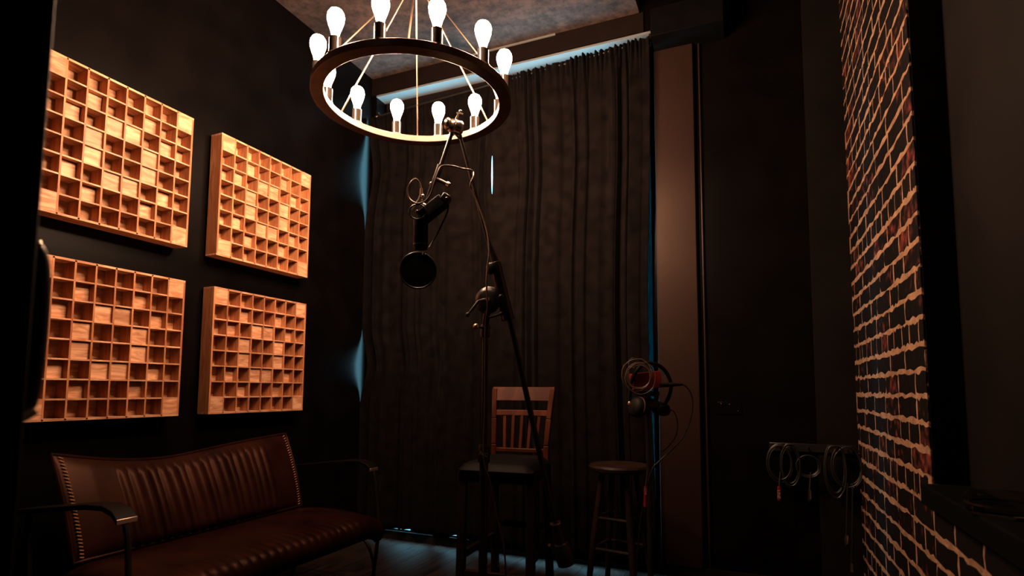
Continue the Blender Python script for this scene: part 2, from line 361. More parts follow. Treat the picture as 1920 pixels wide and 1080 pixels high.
# bricks -----------------------------------------------------
CP = 0.0752
def brick_mesh(i):
    # front outline in the y-z plane on a unit 1 x 1 face, ragged, extruded along -x by 1 (object scale sets the size)
    rnd = random.Random(100+i); pts = []
    def side(a, b_, n):
        for q in range(n):
            t = q/n; j = 0.115 if q else 0.05
            y = a[0]+(b_[0]-a[0])*t; z = a[1]+(b_[1]-a[1])*t
            pts.append((y+rnd.uniform(-1, 1)*j*0.35, z+rnd.uniform(-1, 1)*j))
    side((-.5, -.5), (.5, -.5), 5); side((.5, -.5), (.5, .5), 2); side((.5, .5), (-.5, .5), 5); side((-.5, .5), (-.5, -.5), 2)
    n = len(pts); vs = [(0, *p) for p in pts] + [(-1+rnd.uniform(-.18, .18), p[0]*.985, p[1]*.96) for p in pts] + [(-1.05, rnd.uniform(-.1, .1), rnd.uniform(-.1, .1))]
    fs = [(q, (q+1) % n, n+(q+1) % n, n+q) for q in range(n)] + [(n+q, n+(q+1) % n, 2*n) for q in range(n)]
    return MB().add(vs, fs).mesh('brick', M_brick)
BM = [brick_mesh(i) for i in range(14)]
nb = 0; rest = MB()
def put_brick(y0, y1, z0, z1, proud=0.0013):
    global nb
    me = random.choice(BM); c = (XB, (y0+y1)/2, (z0+z1)/2)
    if nb < 296:
        ob = link('brick', me, wall_r, c); ob.scale = (proud*random.uniform(.7, 1.4), y1-y0, z1-z0); nb += 1
        ob.rotation_euler = (radians(random.uniform(-.8, .8)), 0, 0)
    else:
        rest.add([(XB+v.co.x*proud, c[1]+v.co.y*(y1-y0), c[2]+v.co.z*(z1-z0)) for v in me.vertices], [tuple(p.vertices) for p in me.polygons])
zph = 0.961-0.014 - 40*CP
while zph < -CP: zph += CP
rows = []
z = zph
while z < ZC+0.15:
    rows.append(z); z += CP
random.seed(5)
order = sorted(range(len(rows)), key=lambda i: abs(rows[i]-1.6))
drift = [0.006*sin(i*0.7) for i in range(len(rows))]
for i in order:
    z0 = max(rows[i], 0.004)+0.008; z1 = rows[i]+CP-0.008
    if z1-z0 < 0.02: continue
    hdr = (i % 6 == 3)
    y = YJ+0.001; first = True
    while y < YB-0.03:
        L = (0.095 if hdr else 0.205)*random.uniform(.86, 1.1)
        if first and i % 2: L *= 0.52
        if random.random() < 0.14: L *= 0.55
        first = False
        y1 = min(y+L, YB-0.022)
        if y1-y > 0.03: put_brick(y, y1, z0+random.uniform(-.0025, .0025), z1+random.uniform(-.0025, .0025))
        y = y1+random.uniform(.011, .016)
    if rows[i]+CP < SZ-0.055:
        y = YJ-0.008
        while y > 0.4:
            L = 0.2*random.uniform(.7, 1.1); put_brick(y-L, y, z0, z1); y -= L+0.012
if rest.v: rest.build('brick_remainder', M_brick, wall_r, kind='stuff')
# front wall with the doorway the camera looks through
DX0, DX1 = 0.80, 1.609
wf_ = MB().box((XL, YF-0.16, 0), (DX0, YF, ZC+0.5)).box((2.55, YF-0.16, 0), (XB, YF, ZC+0.5)).box((DX0, YF-0.16, 2.2), (2.55, YF, ZC+0.5))
struct('wall_front', wf_, M_wall, 'black wall around the doorway', origin=(DX0, YF, 0))
struct('wall_corridor', MB().box((XL-0.1, -1.0, 0), (XB+0.2, -0.9, ZC+0.6)), M_wall, 'wall behind the viewer')
dr = thing('door_1', 'black door leaf at the left edge with a curved pull handle', 'door', ((DX0+DX1)/2, YF-0.02, 0.01)); dr['kind'] = 'structure'
MB().box((DX0+0.004, YF-0.045, 0.01), (DX1-0.012, YF, 2.19)).build('door_leaf', M_black, dr, bevel=0.002)
MB().box((DX1-0.012, YF-0.043, 0.01), (DX1, YF-0.001, 2.19)).build('lit_edge', M_beam, dr, bevel=0.002)  # browner than the leaf: lamplight on the door edge put into the colour
ha = at(73, 468, 0.655); hb = at(52, 778, 0.655); xh = DX1-0.02
hp = catmull([(xh, YF-0.004, ha.z), (xh, YF+0.008, ha.z-0.004), (xh, YF+0.015, ha.z-0.03), (xh, YF+0.017, (ha.z+hb.z)/2), (xh, YF+0.014, hb.z+0.03), (xh, YF+0.007, hb.z+0.004), (xh, YF-0.004, hb.z)], 6)
MB().tube(hp, 0.008, 10).build('pull_handle', M_metal, dr)
MB().sph((xh+0.009, YF+0.004, ha.z), 0.0045).build('screw', M_chrome, dr)
MB().bar((xh+0.013, YF-0.006, hb.z-0.006), (xh+0.013, YF+0.012, hb.z+0.006), 0.006, 0.008).build('latch_tip', M_chrome, dr, bevel=0.001)

# ============================================================ WOODEN DIFFUSERS
PS, PT, PD = 0.6, 0.0100, 0.0725
pit = (PS-PT)/8
CL = ['0DmDDmD0', 'DDsDDsDD', 'msDttDsm', 'DDtDDtDD']
CL = CL + CL[::-1]
REC = {'0': 0.0006, 't': 0.010, 's': 0.028, 'm': 0.054, 'D': 0.0675}
MB_ = MB
div_v = MB().box((-PD+0.001, -PT*0.30, -PS/2+0.002), (0, PT*0.36, PS/2-0.002)).mesh('divider', M_panel_shade)
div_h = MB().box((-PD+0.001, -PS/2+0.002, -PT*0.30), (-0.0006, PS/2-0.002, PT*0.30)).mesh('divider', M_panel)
blk = {}
for c_, r_ in REC.items():
    blk[c_] = MB().box((-PD+0.001, -pit/2+0.0028, -pit/2+0.0028), (-r_, pit/2-0.0028, pit/2-0.0028)).mesh('wood_block', M_panel)
def diffuser(y0, zt, label):
    t = thing('wooden_diffuser', label, 'wall panel', (XL, y0+PS/2, zt-PS), 'wooden grid diffusers on the black wall')
    c0 = Vector((0, y0+PS/2, zt-PS/2))
    MB().box((XL+0.0005, y0+0.012, zt-PS+0.012), (-PD+0.001, y0+PS-0.012, zt-0.012)).build('back_board', M_black, t, label='black recessed mounting board')
    e = PT*0.9
    MB().box((-PD, y0, zt-e), (0, y0+PS, zt)).build('frame_rail', M_panel, t, bevel=0.0008)
    MB().box((-PD, y0, zt-PS), (0, y0+PS, zt-PS+e)).build('frame_rail', M_panel, t, bevel=0.0008)
    MB().box((-PD, y0, zt-PS+e), (0, y0+e, zt-e)).build('frame_stile', M_panel_shade, t, bevel=0.0008)
    MB().box((-PD, y0+PS-e, zt-PS+e), (0, y0+PS, zt-e)).build('frame_stile', M_panel_shade, t, bevel=0.0008)
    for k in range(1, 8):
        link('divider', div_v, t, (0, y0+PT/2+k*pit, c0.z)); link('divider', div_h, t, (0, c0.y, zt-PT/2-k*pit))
    for r in range(8):
        for c in range(8):
            link('wood_block', blk[CL[r][c]], t, (0, y0+PT/2+(c+.5)*pit, zt-PT/2-(r+.5)*pit))
diffuser(1.1366, 2.187, 'wooden grid diffuser in the upper row nearest the door, left edge cut off by it')
diffuser(1.8867, 2.187, 'brightest wooden grid diffuser, upper row, farther from the door')
diffuser(1.1384, 1.435, 'wooden grid diffuser in the lower row above the sofa, beside the door handle')
diffuser(1.8859, 1.436, 'wooden grid diffuser in the lower row nearest the curtain')

# ============================================================ CHANDELIER
KC = 1.053
CH = CAM + (Vector((1.1795, 1.7397, 2.0241))-CAM)*KC; CR_, CHH, CW_ = 0.3666*KC, 0.026*KC, 0.045*KC
ch = thing('chandelier', 'round dark wagon-wheel chandelier with twelve glowing bulbs', 'chandelier', CH)
n = 96; prof = [(CR_-CW_, 0), (CR_, 0), (CR_, CHH), (CR_-CW_, CHH), (CR_-CW_, 0)]
rg = MB(); vs = []; fs = []
for (r, h) in prof[:4]:
    for k in range(n): vs.append((CH.x+r*cos(2*pi*k/n), CH.y+r*sin(2*pi*k/n), CH.z+h))
for i in range(4):
    for k in range(n): fs.append((i*n+k, ((i+1) % 4)*n+k, ((i+1) % 4)*n+(k+1) % n, i*n+(k+1) % n))
rg.add(vs, fs).build('ring', M_ring, ch, bevel=0.0015)
rm = CR_-CW_/2
apex = Vector((CH.x, CH.y, CAM.z+(2.537-CAM.z)*KC))
bulb_prof = [(0.0125, 0.0), (0.013, 0.010), (0.016, 0.022), (0.0225, 0.040), (0.0272, 0.056), (0.0285, 0.068), (0.0265, 0.081), (0.020, 0.092), (0.010, 0.0985), (0.0, 0.100)]
slv = MB().lathe([(r_*KC, h_*KC) for r_, h_ in [(0.0, 0), (0.0215, 0), (0.0215, 0.003), (0.0195, 0.004), (0.0195, 0.056), (0.016, 0.058), (0.0, 0.058)]], n=20).mesh('socket', M_sleeve)
blb = MB().lathe([(r_*KC, h_*KC) for r_, h_ in bulb_prof], n=20).mesh('bulb', M_bulb)
cup = MB().lathe([(0.0, 0), (0.024, 0), (0.024, 0.004), (0.0, 0.004)], n=20).mesh('socket_cup', M_ring)
for k in range(12):
    a = radians(15+30*k); p = Vector((CH.x+rm*cos(a), CH.y+rm*sin(a), CH.z+CHH))
    s_ = link('socket', slv, ch, p+Vector((0, 0, 0.002)))
    link('socket_cup', cup, s_, p)
    link('bulb', blb, s_, p+Vector((0, 0, 0.0605*KC)))
for k in range(6):
    a = radians(60*k); p = Vector((CH.x+rm*cos(a), CH.y+rm*sin(a), CH.z+CHH))
    MB().bar(p, apex+(p-apex)*0.03, 0.0055, 0.004).build('hanging_rod', M_rod, ch)
    MB().cyl(p, p+Vector((0, 0, 0.006)), 0.008, 10).build('rod_nut', M_rod, ch)
    for q in (-1, 1):
        u = Vector((-sin(a), cos(a), 0))*0.02*q
        MB().sph(p+u+Vector((0, 0, 0.001)), 0.0032, 8, 5).build('rivet', M_chrome, ch)
MB().lathe([(0, -0.02), (0.012, -0.018), (0.022, 0.0), (0.022, 0.012), (0.008, 0.02), (0.008, 0.05), (0, 0.05)], apex, n=16).build('hub', M_ring, ch)
MB().tube([apex+Vector((0, 0, 0.05)), (CH.x, CH.y, ZC-0.02)], 0.006, 8).build('stem', M_ring, ch)
MB().lathe([(0, 0), (0.055, 0), (0.06, -0.006), (0.05, -0.02), (0.01, -0.026), (0, -0.026)], (CH.x, CH.y, ZC-0.0005), n=24).build('canopy', M_ring, ch)

# ============================================================ CURTAINS
ca, cb0 = hit(789, 192, 1, 3.085), hit(1191, 79, 1, 3.085)
def ztop_c(x): return ca.z+(cb0.z-ca.z)*(x-ca.x)/(cb0.x-ca.x)
def curtain(name, xa, xb_, label, seed, edge_l=None, edge_r=None, y=3.085):
    rnd = random.Random(seed); nx, nz_ = 170, 44; zb, zt = 0.044, 2.905
    ph = [rnd.uniform(0, 6.28) for _ in range(8)]; vs = []; fs = []
    wid = xb_-xa; w = wid/0.085
    for j in range(nz_+1):
        v = j/nz_; z = zb+(zt-zb)*v
        z = zb+(ztop_c(xa+wid*0.5)-zb)*v
        l_ = xa+(edge_l(z) if edge_l else 0); r_ = xb_+(edge_r(z) if edge_r else 0)
        for i in range(nx+1):
            u = i/nx; top = max(0, (v-0.93)/0.07)
            uu = u+0.012*sin(6.28*u*3+ph[0])+0.02*sin(6.28*u*1.3+ph[1])
            ww = uu+0.045*sin(2*pi*uu*2.1+ph[5])+0.03*sin(2*pi*uu*3.7+ph[1])
            f = 0.5*sin(2*pi*w*ww+ph[2]+0.5*sin(v*2+ph[3])) + 0.36*sin(2*pi*w*0.47*ww+ph[4]+v*0.8)+0.12*sin(2*pi*w*2.1*ww+ph[5]+v)
            f *= 0.55+0.45*sin(2*pi*uu*1.7+ph[0])**2
            f = f*(1-top*0.55)+top*0.35*sin(2*pi*w*3.1*uu+ph[6])
            amp = 0.036
            if j == 0: zz_hem = 0.036*bump(xa+wid*u, 0.30, 0.16)+0.040*bump(xa+wid*u, 0.66, 0.07)
            if edge_l: amp *= min(1, 0.25+u*9)
            if edge_r: amp *= min(1, 0.25+(1-u)*9)
            zz = zb+(ztop_c(xa+wid*u)-zb)*v+(0.006*sin(2*pi*w*2.3*u+ph[7])+0.003*rnd.uniform(-1, 1) if j == nz_ else 0)
            if j == 0: zz += zz_hem
            vs.append((l_+(r_-l_)*u+0.008*sin(2*pi*w*uu+ph[2]+1.4)*(1-top), y-amp*f, zz))
    for j in range(nz_):
        for i in range(nx):
            a = j*(nx+1)+i; fs.append((a, a+1, a+nx+2, a+nx+1))
    ob = MB().add(vs, fs, True).build(name, M_curtain, None, origin=((xa+xb_)/2, y, zb), label=label, cat='curtain', group='black velvet curtains')
    so = ob.modifiers.new('thick', 'SOLIDIFY'); so.thickness = 0.0025
    return ob
def bump(z, c, s): return math.exp(-((z-c)/s)**2)
def eL(z): return -0.030+0.056*bump(z, 2.45, 0.24)+0.054*bump(z, 1.12, 0.15)
def eC1(z): return 0.016-0.031*bump(z, 2.28, 0.32)
def eR(z): return -0.029*bump(z, 1.35, 0.75)
cb = hit(919, 400, 1, 3.06).x
curtain('curtain', -0.052, cb, 'left black velvet curtain between the sofa and the microphone stand', 3, edge_l=eL, edge_r=eC1, y=3.098)
curtain('curtain', cb, 1.842, 'right black velvet curtain behind the stools', 8, edge_l=lambda z: -0.022+0.027*bump(z, 2.28, 0.32), edge_r=eR, y=3.07)
rdo = thing('curtain_rod', 'thin rod with a small finial above the curtains', 'curtain rod', (0.9, 3.085, 2.893))
MB().tube([(0.0, 3.085, ztop_c(0)-0.014), (1.836, 3.085, ztop_c(1.836)-0.014)], 0.007, 8).build('rod', M_metal, rdo)
fp = hit(716, 208, 1, 3.05)
MB().sph((0.0, 3.085, ztop_c(0)-0.014), 0.012).build('finial', M_chrome, rdo)
zr = ztop_c(0.03)-0.014
MB().bar((0.03, 3.085, zr), (0.03, YB-0.0, zr), 0.01, 0.01).cyl((0.03, 3.072, zr), (0.03, 3.055, zr+.005), 0.008, 10).build('bracket', M_chrome, rdo)
MB().bar((1.843, 3.085, ztop_c(1.84)-.014), (1.843, YB-0.0, ztop_c(1.84)-.014), 0.008, 0.01).build('bracket', M_metal, rdo)

# ============================================================ SOFA
sf = thing('sofa', 'low brown leather sofa with channelled back under the wooden diffusers', 'sofa', (0.4, 1.72, 0))
Y0, Y1 = 1.185, 2.235
ctrl = [(1.19, .731), (1.263, .715), (1.344, .699), (1.411, .688), (1.492, .680), (1.579, .676), (1.671, .680), (1.823, .696), (2.025, .715), (2.24, .729)]
def ztop(y):
    for (a, za), (b_, zb_) in zip(ctrl, ctrl[1:]):
        if y <= b_: t = (y-a)/(b_-a); return za+(zb_-za)*t
    return ctrl[-1][1]
def back_pt(u, v, front=True):
    y = Y0+(Y1-Y0)*u
    zt_ = ztop(y); zb_ = 0.388
    # reclined plane: x .26 at the bottom to .125 at the top with a soft belly
    x = 0.275-0.150*v+0.014*sin(pi*v)
    yy = y-0.03*(1-v)*(1 if u > .5 else -0.2)*abs(2*u-1)
    z = zb_+(zt_-zb_)*v
    if front:
        rib = 0
        if 0.185 < u < 0.845:
            q = (u-0.185)/0.66*18; fr = q-int(q)
            rib = 0.0115*(abs(sin(pi*fr))**0.5)*min(1, (0.93-v)*14 if v < .93 else 0)*min(1, v*14)
            rib -= 0.003
        edge = min(u, 1-u)*10; edge = min(1, edge)
        ev = min(1, min(v, 1-v)*9)
        x += rib + 0.020*(edge*ev)**0.5
    else: x -= 0.045*(min(1, min(u, 1-u)*14)*min(1, min(v, 1-v)*10))**0.5
    return (x, yy, z)
def slab(fn, nu, nv):
    vs = [fn(i/nu, j/nv, True) for j in range(nv+1) for i in range(nu+1)]
    vb = [fn(i/nu, j/nv, False) for j in range(nv+1) for i in range(nu+1)]
    N = len(vs); fs = []
    id_ = lambda i, j: j*(nu+1)+i
    for j in range(nv):
        for i in range(nu):
            fs.append((id_(i, j), id_(i+1, j), id_(i+1, j+1), id_(i, j+1))); fs.append(tuple(N+q for q in (id_(i, j), id_(i, j+1), id_(i+1, j+1), id_(i+1, j))))
    for i in range(nu):
        fs.append((id_(i, 0), N+id_(i, 0), N+id_(i+1, 0), id_(i+1, 0))); fs.append((id_(i, nv), id_(i+1, nv), N+id_(i+1, nv), N+id_(i, nv)))
    for j in range(nv):
        fs.append((id_(0, j), id_(0, j+1), N+id_(0, j+1), N+id_(0, j))); fs.append((id_(nu, j), N+id_(nu, j), N+id_(nu, j+1), id_(nu, j+1)))
    return MB().add(vs+vb, fs, True)
bk = slab(back_pt, 200, 22).build('backrest', M_leather, sf)
pp = [back_pt(u/40, 1) for u in range(41)]; pp = [back_pt(0, v/14) for v in range(15)] + pp[1:] + [back_pt(1, 1-v/14) for v in range(1, 15)]
pp += [back_pt(1-u/40, 0) for u in range(1, 40)]
MB().tube([(p[0]+0.002, p[1], p[2]) for p in pp], 0.0055, 6, closed=True).build('piping', M_leather, bk)
st = MB()
for u in (0.028, 0.972):
    for j in range(1, 30):
        p = Vector(back_pt(u, j/30)); p2 = Vector(back_pt(u+(0.012 if u > .5 else -0.012), (j+.3)/30))
        st.tube([p+Vector((0.003, 0, 0)), p2+Vector((0.005, 0, 0))], 0.0022, 5)
st.build('stitching', M_thread, bk, kind='stuff')
def seat_pt(u, v, front=True):
    y = 1.17+(2.262-1.17)*u
    if front:       # top surface rolling over the front edge
        s_ = v*0.60
        fl_ = 0.42
        if s_ < fl_: x = 0.25+s_; z = 0.375+0.018*sin(pi*s_/fl_)
        else:
            a = (s_-fl_)/0.057; a = min(a, pi); x = 0.25+fl_+0.052*sin(a); z = 0.375-0.052+0.052*cos(a)
        rib = 0
        if 0.13 < u < 0.87 and v > 0.55:
            q = (u-0.13)/0.74*20; rib = 0.007*abs(sin(pi*q))**0.6*min(1, (v-.55)*12)
        e_ = min(1, min(u, 1-u)*16)**0.5
        z -= 0.03*(1-e_); z += rib*0.6; x += rib*0.8 if s_ > fl_-0.06 else 0
        return (x, y, z)
    return (0.25+v*0.40, y, 0.29)
slab(seat_pt, 220, 26).build('seat', M_leather, sf)
MB().box((0.24, 1.18, 0.262), (0.66, 2.255, 0.292)).build('seat_frame', M_iron, sf, bevel=0.003)
def sofa_arm(yc, s_, side):
    w = 0.062
    arm = [(0.10, .560), (0.22, .575), (0.35, .592), (0.46, .606), (0.54, .609), (0.585, .597), (0.612, .575)]
    vs = []; fs = []
    for (x_, z_) in arm:
        for dy, dz in ((-w/2, 0), (w/2, 0), (w/2, 0.016), (-w/2, 0.016)): vs.append((x_, yc+dy, z_-0.016+dz))
    for i in range(len(arm)-1):
        for k_ in range(4): fs.append((i*4+k_, i*4+(k_+1) % 4, (i+1)*4+(k_+1) % 4, (i+1)*4+k_))
    fs += [(3, 2, 1, 0), tuple((len(arm)-1)*4+k_ for k_ in range(4))]
    ap = MB().add(vs, fs).build('arm_pad', M_armpad, sf, bevel=0.003)
    MB().bar((0.610, yc-w/2, 0.567), (0.610, yc+w/2, 0.567), 0.008, 0.016).build('arm_tip', M_steel, ap, bevel=0.002)
    leg = catmull([(0.595, yc, .578), (0.618, yc, .52), (0.632, yc, .42), (0.645, yc, .31), (0.640, yc, .20), (0.625, yc, .08), (0.62, yc, .004)], 6)
    MB().tube(leg, 0.009, 8).build('leg', M_iron, sf)
    MB().tube(catmull([(0.12, yc, .562), (0.14, yc, .40), (0.16, yc, .25), (0.14, yc, .1), (0.12, yc, .004)], 6), 0.009, 8).build('leg', M_iron, sf)
    MB().tube(catmull([(0.628, yc, .10), (0.59, yc, .20), (0.50, yc, .262), (0.38, yc, .275), (0.26, yc, .262), (0.17, yc, .19), (0.138, yc, .10)], 6), 0.007, 8).build('hoop', M_iron, sf)
    MB().bar((0.16, yc, 0.277), (0.645, yc, 0.277), 0.012, 0.02).build('side_rail', M_iron, sf)
    MB().bar((0.16, yc, 0.277), (0.16, yc-side*0.10, 0.33), 0.02, 0.02).bar((0.20, yc, 0.30), (0.20, yc-side*0.1, 0.38), 0.02, 0.01).build('back_bracket', M_iron, sf)
sofa_arm(2.325, 1, 1); sofa_arm(1.135, -1, -1)
MB().bar((0.645, 1.135, 0.277), (0.645, 2.325, 0.277), 0.012, 0.02).bar((0.16, 1.135, 0.277), (0.16, 2.325, 0.277), 0.012, 0.02).build('cross_rail', M_iron, sf)

# ============================================================ COUNTER CHAIR
A5 = radians(5); wv = Vector((cos(A5), sin(A5), 0)); fv = Vector((sin(A5), -cos(A5), 0))
bc = hit(975, 850, 1, 2.5); bc.z = 0
chh = thing('bar_chair', 'tall cherry wood chair with slatted back behind the microphone stand', 'chair', bc+fv*0.17)
P = lambda w_, f_, z_: bc+wv*w_+fv*f_+Vector((0, 0, z_))
SH = 0.645
for s_ in (-1, 1):
    pts = [P(s_*0.128, 0.0, SH-0.03), P(s_*0.128, -0.002, 0.70), P(s_*0.135, -0.022, 0.82), P(s_*0.145, -0.055, 0.962)]
    b_ = MB()
    for p, q in zip(pts, pts[1:]): b_.bar(p, q, 0.024, 0.030, fv)
    b_.build('back_post', M_chair, chh, bevel=0.003)
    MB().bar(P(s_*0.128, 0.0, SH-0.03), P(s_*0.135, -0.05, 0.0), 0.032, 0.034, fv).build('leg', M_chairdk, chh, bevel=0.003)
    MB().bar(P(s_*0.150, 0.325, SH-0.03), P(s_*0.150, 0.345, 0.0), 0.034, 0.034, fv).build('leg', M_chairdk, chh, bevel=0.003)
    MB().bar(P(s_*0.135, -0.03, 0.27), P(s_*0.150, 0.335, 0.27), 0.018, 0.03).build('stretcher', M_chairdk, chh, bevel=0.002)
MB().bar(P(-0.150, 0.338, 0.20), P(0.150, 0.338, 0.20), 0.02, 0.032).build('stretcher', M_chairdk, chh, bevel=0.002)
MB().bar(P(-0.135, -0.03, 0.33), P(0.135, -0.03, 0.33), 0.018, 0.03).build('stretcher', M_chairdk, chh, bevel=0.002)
def rail(z0, z1, half0, half1, f0, f1, name, mat, th=0.022, bow=0.018):
    vs = []; fs = []; N = 14
    for i in range(N+1):
        u = i/N*2-1; bo = -bow*(1-u*u)
        for (zz, hf, ff_) in ((z0, half0, f0), (z1, half1, f1)):
            for d_ in (0, th): vs.append(P(u*hf, ff_+bo-d_+th/2, zz))
    for i in range(N):
        o = i*4; p_ = o+4
        fs += [(o, p_, p_+2, o+2), (o+1, o+3, p_+3, p_+1), (o, o+1, p_+1, p_), (o+2, p_+2, p_+3, o+3)]
    fs += [(0, 2, 3, 1), (N*4, N*4+1, N*4+3, N*4+2)]
    return MB().add(vs, fs).build(name, mat, chh, bevel=0.003)
rail(0.905, 0.972, 0.150, 0.155, -0.036, -0.060, 'top_rail', M_chair)
rail(0.835, 0.862, 0.132, 0.134, -0.020, -0.028, 'cross_rail', M_chair, 0.018)
rail(0.665, 0.685, 0.120, 0.120, 0.0, 0.0, 'cross_rail', M_chair, 0.018, 0.0)
for k in range(5):
    u = -0.085+k*0.0425
    MB().bar(P(u*0.9, 0.0, 0.675), P(u*1.02, -0.024-0.012*(1-(u/.13)**2), 0.842), 0.015, 0.011, fv).build('slat', M_chair, chh, bevel=0.002)
sv = []; 
def seat_fn(u, v, top=True):
    hw = 0.165-0.02*(1-v) ; e_ = (min(1, min(u, 1-u)*7)*min(1, min(v, 1-v)*7))**0.4
    return P((u*2-1)*hw, -0.01+v*0.375, SH-0.02+(0.035*e_ if top else 0))
slab(seat_fn, 20, 20).build('seat_pad', M_pad, chh)
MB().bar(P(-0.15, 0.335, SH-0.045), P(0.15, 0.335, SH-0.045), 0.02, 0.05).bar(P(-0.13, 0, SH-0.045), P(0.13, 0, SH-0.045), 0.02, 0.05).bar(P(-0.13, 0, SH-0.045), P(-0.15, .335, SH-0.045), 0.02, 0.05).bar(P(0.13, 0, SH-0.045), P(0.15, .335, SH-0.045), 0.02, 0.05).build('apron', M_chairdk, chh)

# ============================================================ ROUND STOOL
sc_ = at(1161, 872, 2.72); sx, sy = sc_.x, sc_.y; SHT = 0.605
so_ = thing('round_stool', 'round wooden bar stool beside the headphone stand', 'stool', (sx, sy, 0))
MB().lathe([(0, SHT-0.032), (0.128, SHT-0.032), (0.141, SHT-0.024), (0.144, SHT-0.010), (0.138, SHT), (0.11, SHT-0.002), (0.05, SHT-0.006), (0, SHT-0.007)], (sx, sy, 0), n=40).build('seat', M_stool, so_)
for k in range(4):
    a = radians(35+90*k); d_ = Vector((cos(a), sin(a), 0)); b0 = Vector((sx, sy, 0))
    MB().tube([b0+d_*0.085+Vector((0, 0, SHT-0.03)), b0+d_*0.125+Vector((0, 0, 0.3)), b0+d_*0.165], [0.013, 0.017, 0.012], 10).build('leg', M_chairdk, so_)
for zz, rr_ in ((0.22, 0.135), (0.36, 0.117)):
    for k in range(4):
        a = radians(35+90*k); a2_ = a+pi/2; b0 = Vector((sx, sy, zz))
        MB().cyl(b0+Vector((cos(a), sin(a), 0))*rr_, b0+Vector((cos(a2_), sin(a2_), 0))*rr_, 0.008, 8).build('stretcher', M_chairdk, so_)

# ============================================================ BOOM MICROPHONE STAND
D = 2.1
pb = at(907, 900, D); px_, py_ = pb.x, pb.y
ms = thing('boom_stand', 'tall black boom microphone stand with counterweight in front of the curtain gap', 'microphone stand', (px_, py_, 0))
MB().tube([(px_, py_, 0.03), (px_, py_, 0.72)], 0.0165, 14).build('lower_tube', M_metal, ms)
MB().tube([(px_, py_, 0.70), (px_, py_, 1.22)], 0.0115, 14).build('upper_tube', M_metal, ms)
col_ = MB().lathe([(0, 0.69), (0.021, 0.69), (0.0225, 0.70), (0.0225, 0.745), (0.019, 0.755), (0, 0.755)], (px_, py_, 0), n=18).build('tube_collar', M_metal, ms)
tv = RR.copy(); tv.z = 0; tv.normalize(); bv_ = Vector((-tv.y, tv.x, 0))     # sideways, away from camera
text_obj('print', 'NIC', 0.019, M_white, col_, Vector((px_, py_, 0.722))-bv_*0.0232, tv-Vector((0, 0, 0.35)), Vector((0, 0, 1)))
hk = at(893, 612, D-0.02)
MB().lathe([(0, 1.155), (0.017, 1.155), (0.019, 1.165), (0.019, 1.195), (0.015, 1.205), (0, 1.205)], (px_, py_, 0), n=18).build('tube_collar', M_metal, ms)
kb = MB().sph(hk, (0.012, 0.012, 0.011)).build('knob', M_rod, ms)
MB().cyl((px_, py_, hk.z), hk, 0.004, 8).build('knob_shaft', M_metal, ms)
for k in range(3):
    a = radians(100+120*k); d_ = Vector((cos(a), sin(a), 0))
    MB().tube(catmull([Vector((px_, py_, 0.10))+d_*0.01, Vector((px_, py_, 0.09))+d_*0.12, Vector((px_, py_, 0.035))+d_*0.30, Vector((px_, py_, 0.016))+d_*0.36], 5), [0.014]*15+[0.012], 10).build('base_leg', M_metal, ms)
# clutch disc and levers
dc = at(915, 563, D)
MB().lathe([(0, -0.016), (0.030, -0.016), (0.048, -0.008), (0.052, 0), (0.048, 0.010), (0.028, 0.016), (0, 0.016)], dc, (bv_+tv*0.35).normalized(), n=28).build('clutch_disc', M_metal, ms)
MB().cyl(dc-bv_*0.015, dc-bv_*0.03, 0.008, 10).build('clutch_bolt', M_rod, ms)
MB().tube([Vector((px_, py_, 1.20)), Vector((dc.x, dc.y, dc.z-0.02))], 0.013, 10).build('clutch_neck', M_metal, ms)
la = at(897, 565, D-0.03); lb = at(877, 590, D-0.05)
hd = MB().tube([dc-bv_*0.02, la, lb], [0.007, 0.006, 0.004], 8).build('clutch_lever', M_metal, ms)
MB().sph(lb, 0.0085).build('lever_ball', M_metal, hd)
hd2 = MB().tube([at(918, 595, D-0.03), at(938, 589, D-0.04)], 0.005, 8).build('clutch_lever', M_metal, ms)
MB().sph(at(940, 588, D-0.04), 0.007).build('lever_ball', M_metal, hd2)
cl1 = MB()
cl1.tube([at(928, 492, D), at(953, 600, D)], [0.021, 0.024], 12)
cl1.bar(at(915, 560, D), at(945, 565, D), 0.03, 0.045)
cl1.build('boom_clamp', M_metal, ms, bevel=0.002)
MB().lathe([(0, -0.02), (0.02, -0.02), (0.026, -0.012), (0.026, 0.012), (0.02, 0.02), (0, 0.02)], at(925, 503, D), (at(953, 600, D)-at(928, 492, D)), n=18).build('boom_collar', M_metal, ms)
MB().sph(at(940, 556, D-0.04), (0.010, 0.010, 0.009)).build('knob', M_metal, ms)
MB().tube([at(862, 252, D), at(886, 342, D), at(916, 455, D), at(930, 500, D)], [0.0065, 0.0065, 0.0085, 0.0095], 12).build('boom_upper', M_rod if False else M_metal, ms)
MB().tube([at(919, 462, D), at(932, 502, D)], [0.009, 0.016], 12).build('boom_gland', M_metal, ms)
MB().tube([at(930, 500, D), at(955, 595, D), at(1042, 985, D)], 0.0105, 12).build('boom_lower', M_metal, ms)
q0, q1, q2 = at(1041, 980, D), at(1052, 1020, D), at(1062, 1058, D)
cw = MB().tube([q0, q1], 0.019, 16).build('counterweight', M_metal, ms)
MB().tube([q0, q0+(q1-q0)*0.06], 0.021, 16).build('weight_band', M_chrome, cw)
MB().tube([q1-(q1-q0)*0.06, q1], 0.021, 16).build('weight_band', M_chrome, cw)
MB().tube([q1, q1+(q2-q1)*0.35, q2], [0.026, 0.034, 0.032], 16).build('counterweight', M_metal, ms)
MB().tube([at(1036, 1026, D-0.03), at(1030, 1022, D-0.05)], 0.006, 8).build('weight_screw', M_chrome, ms)
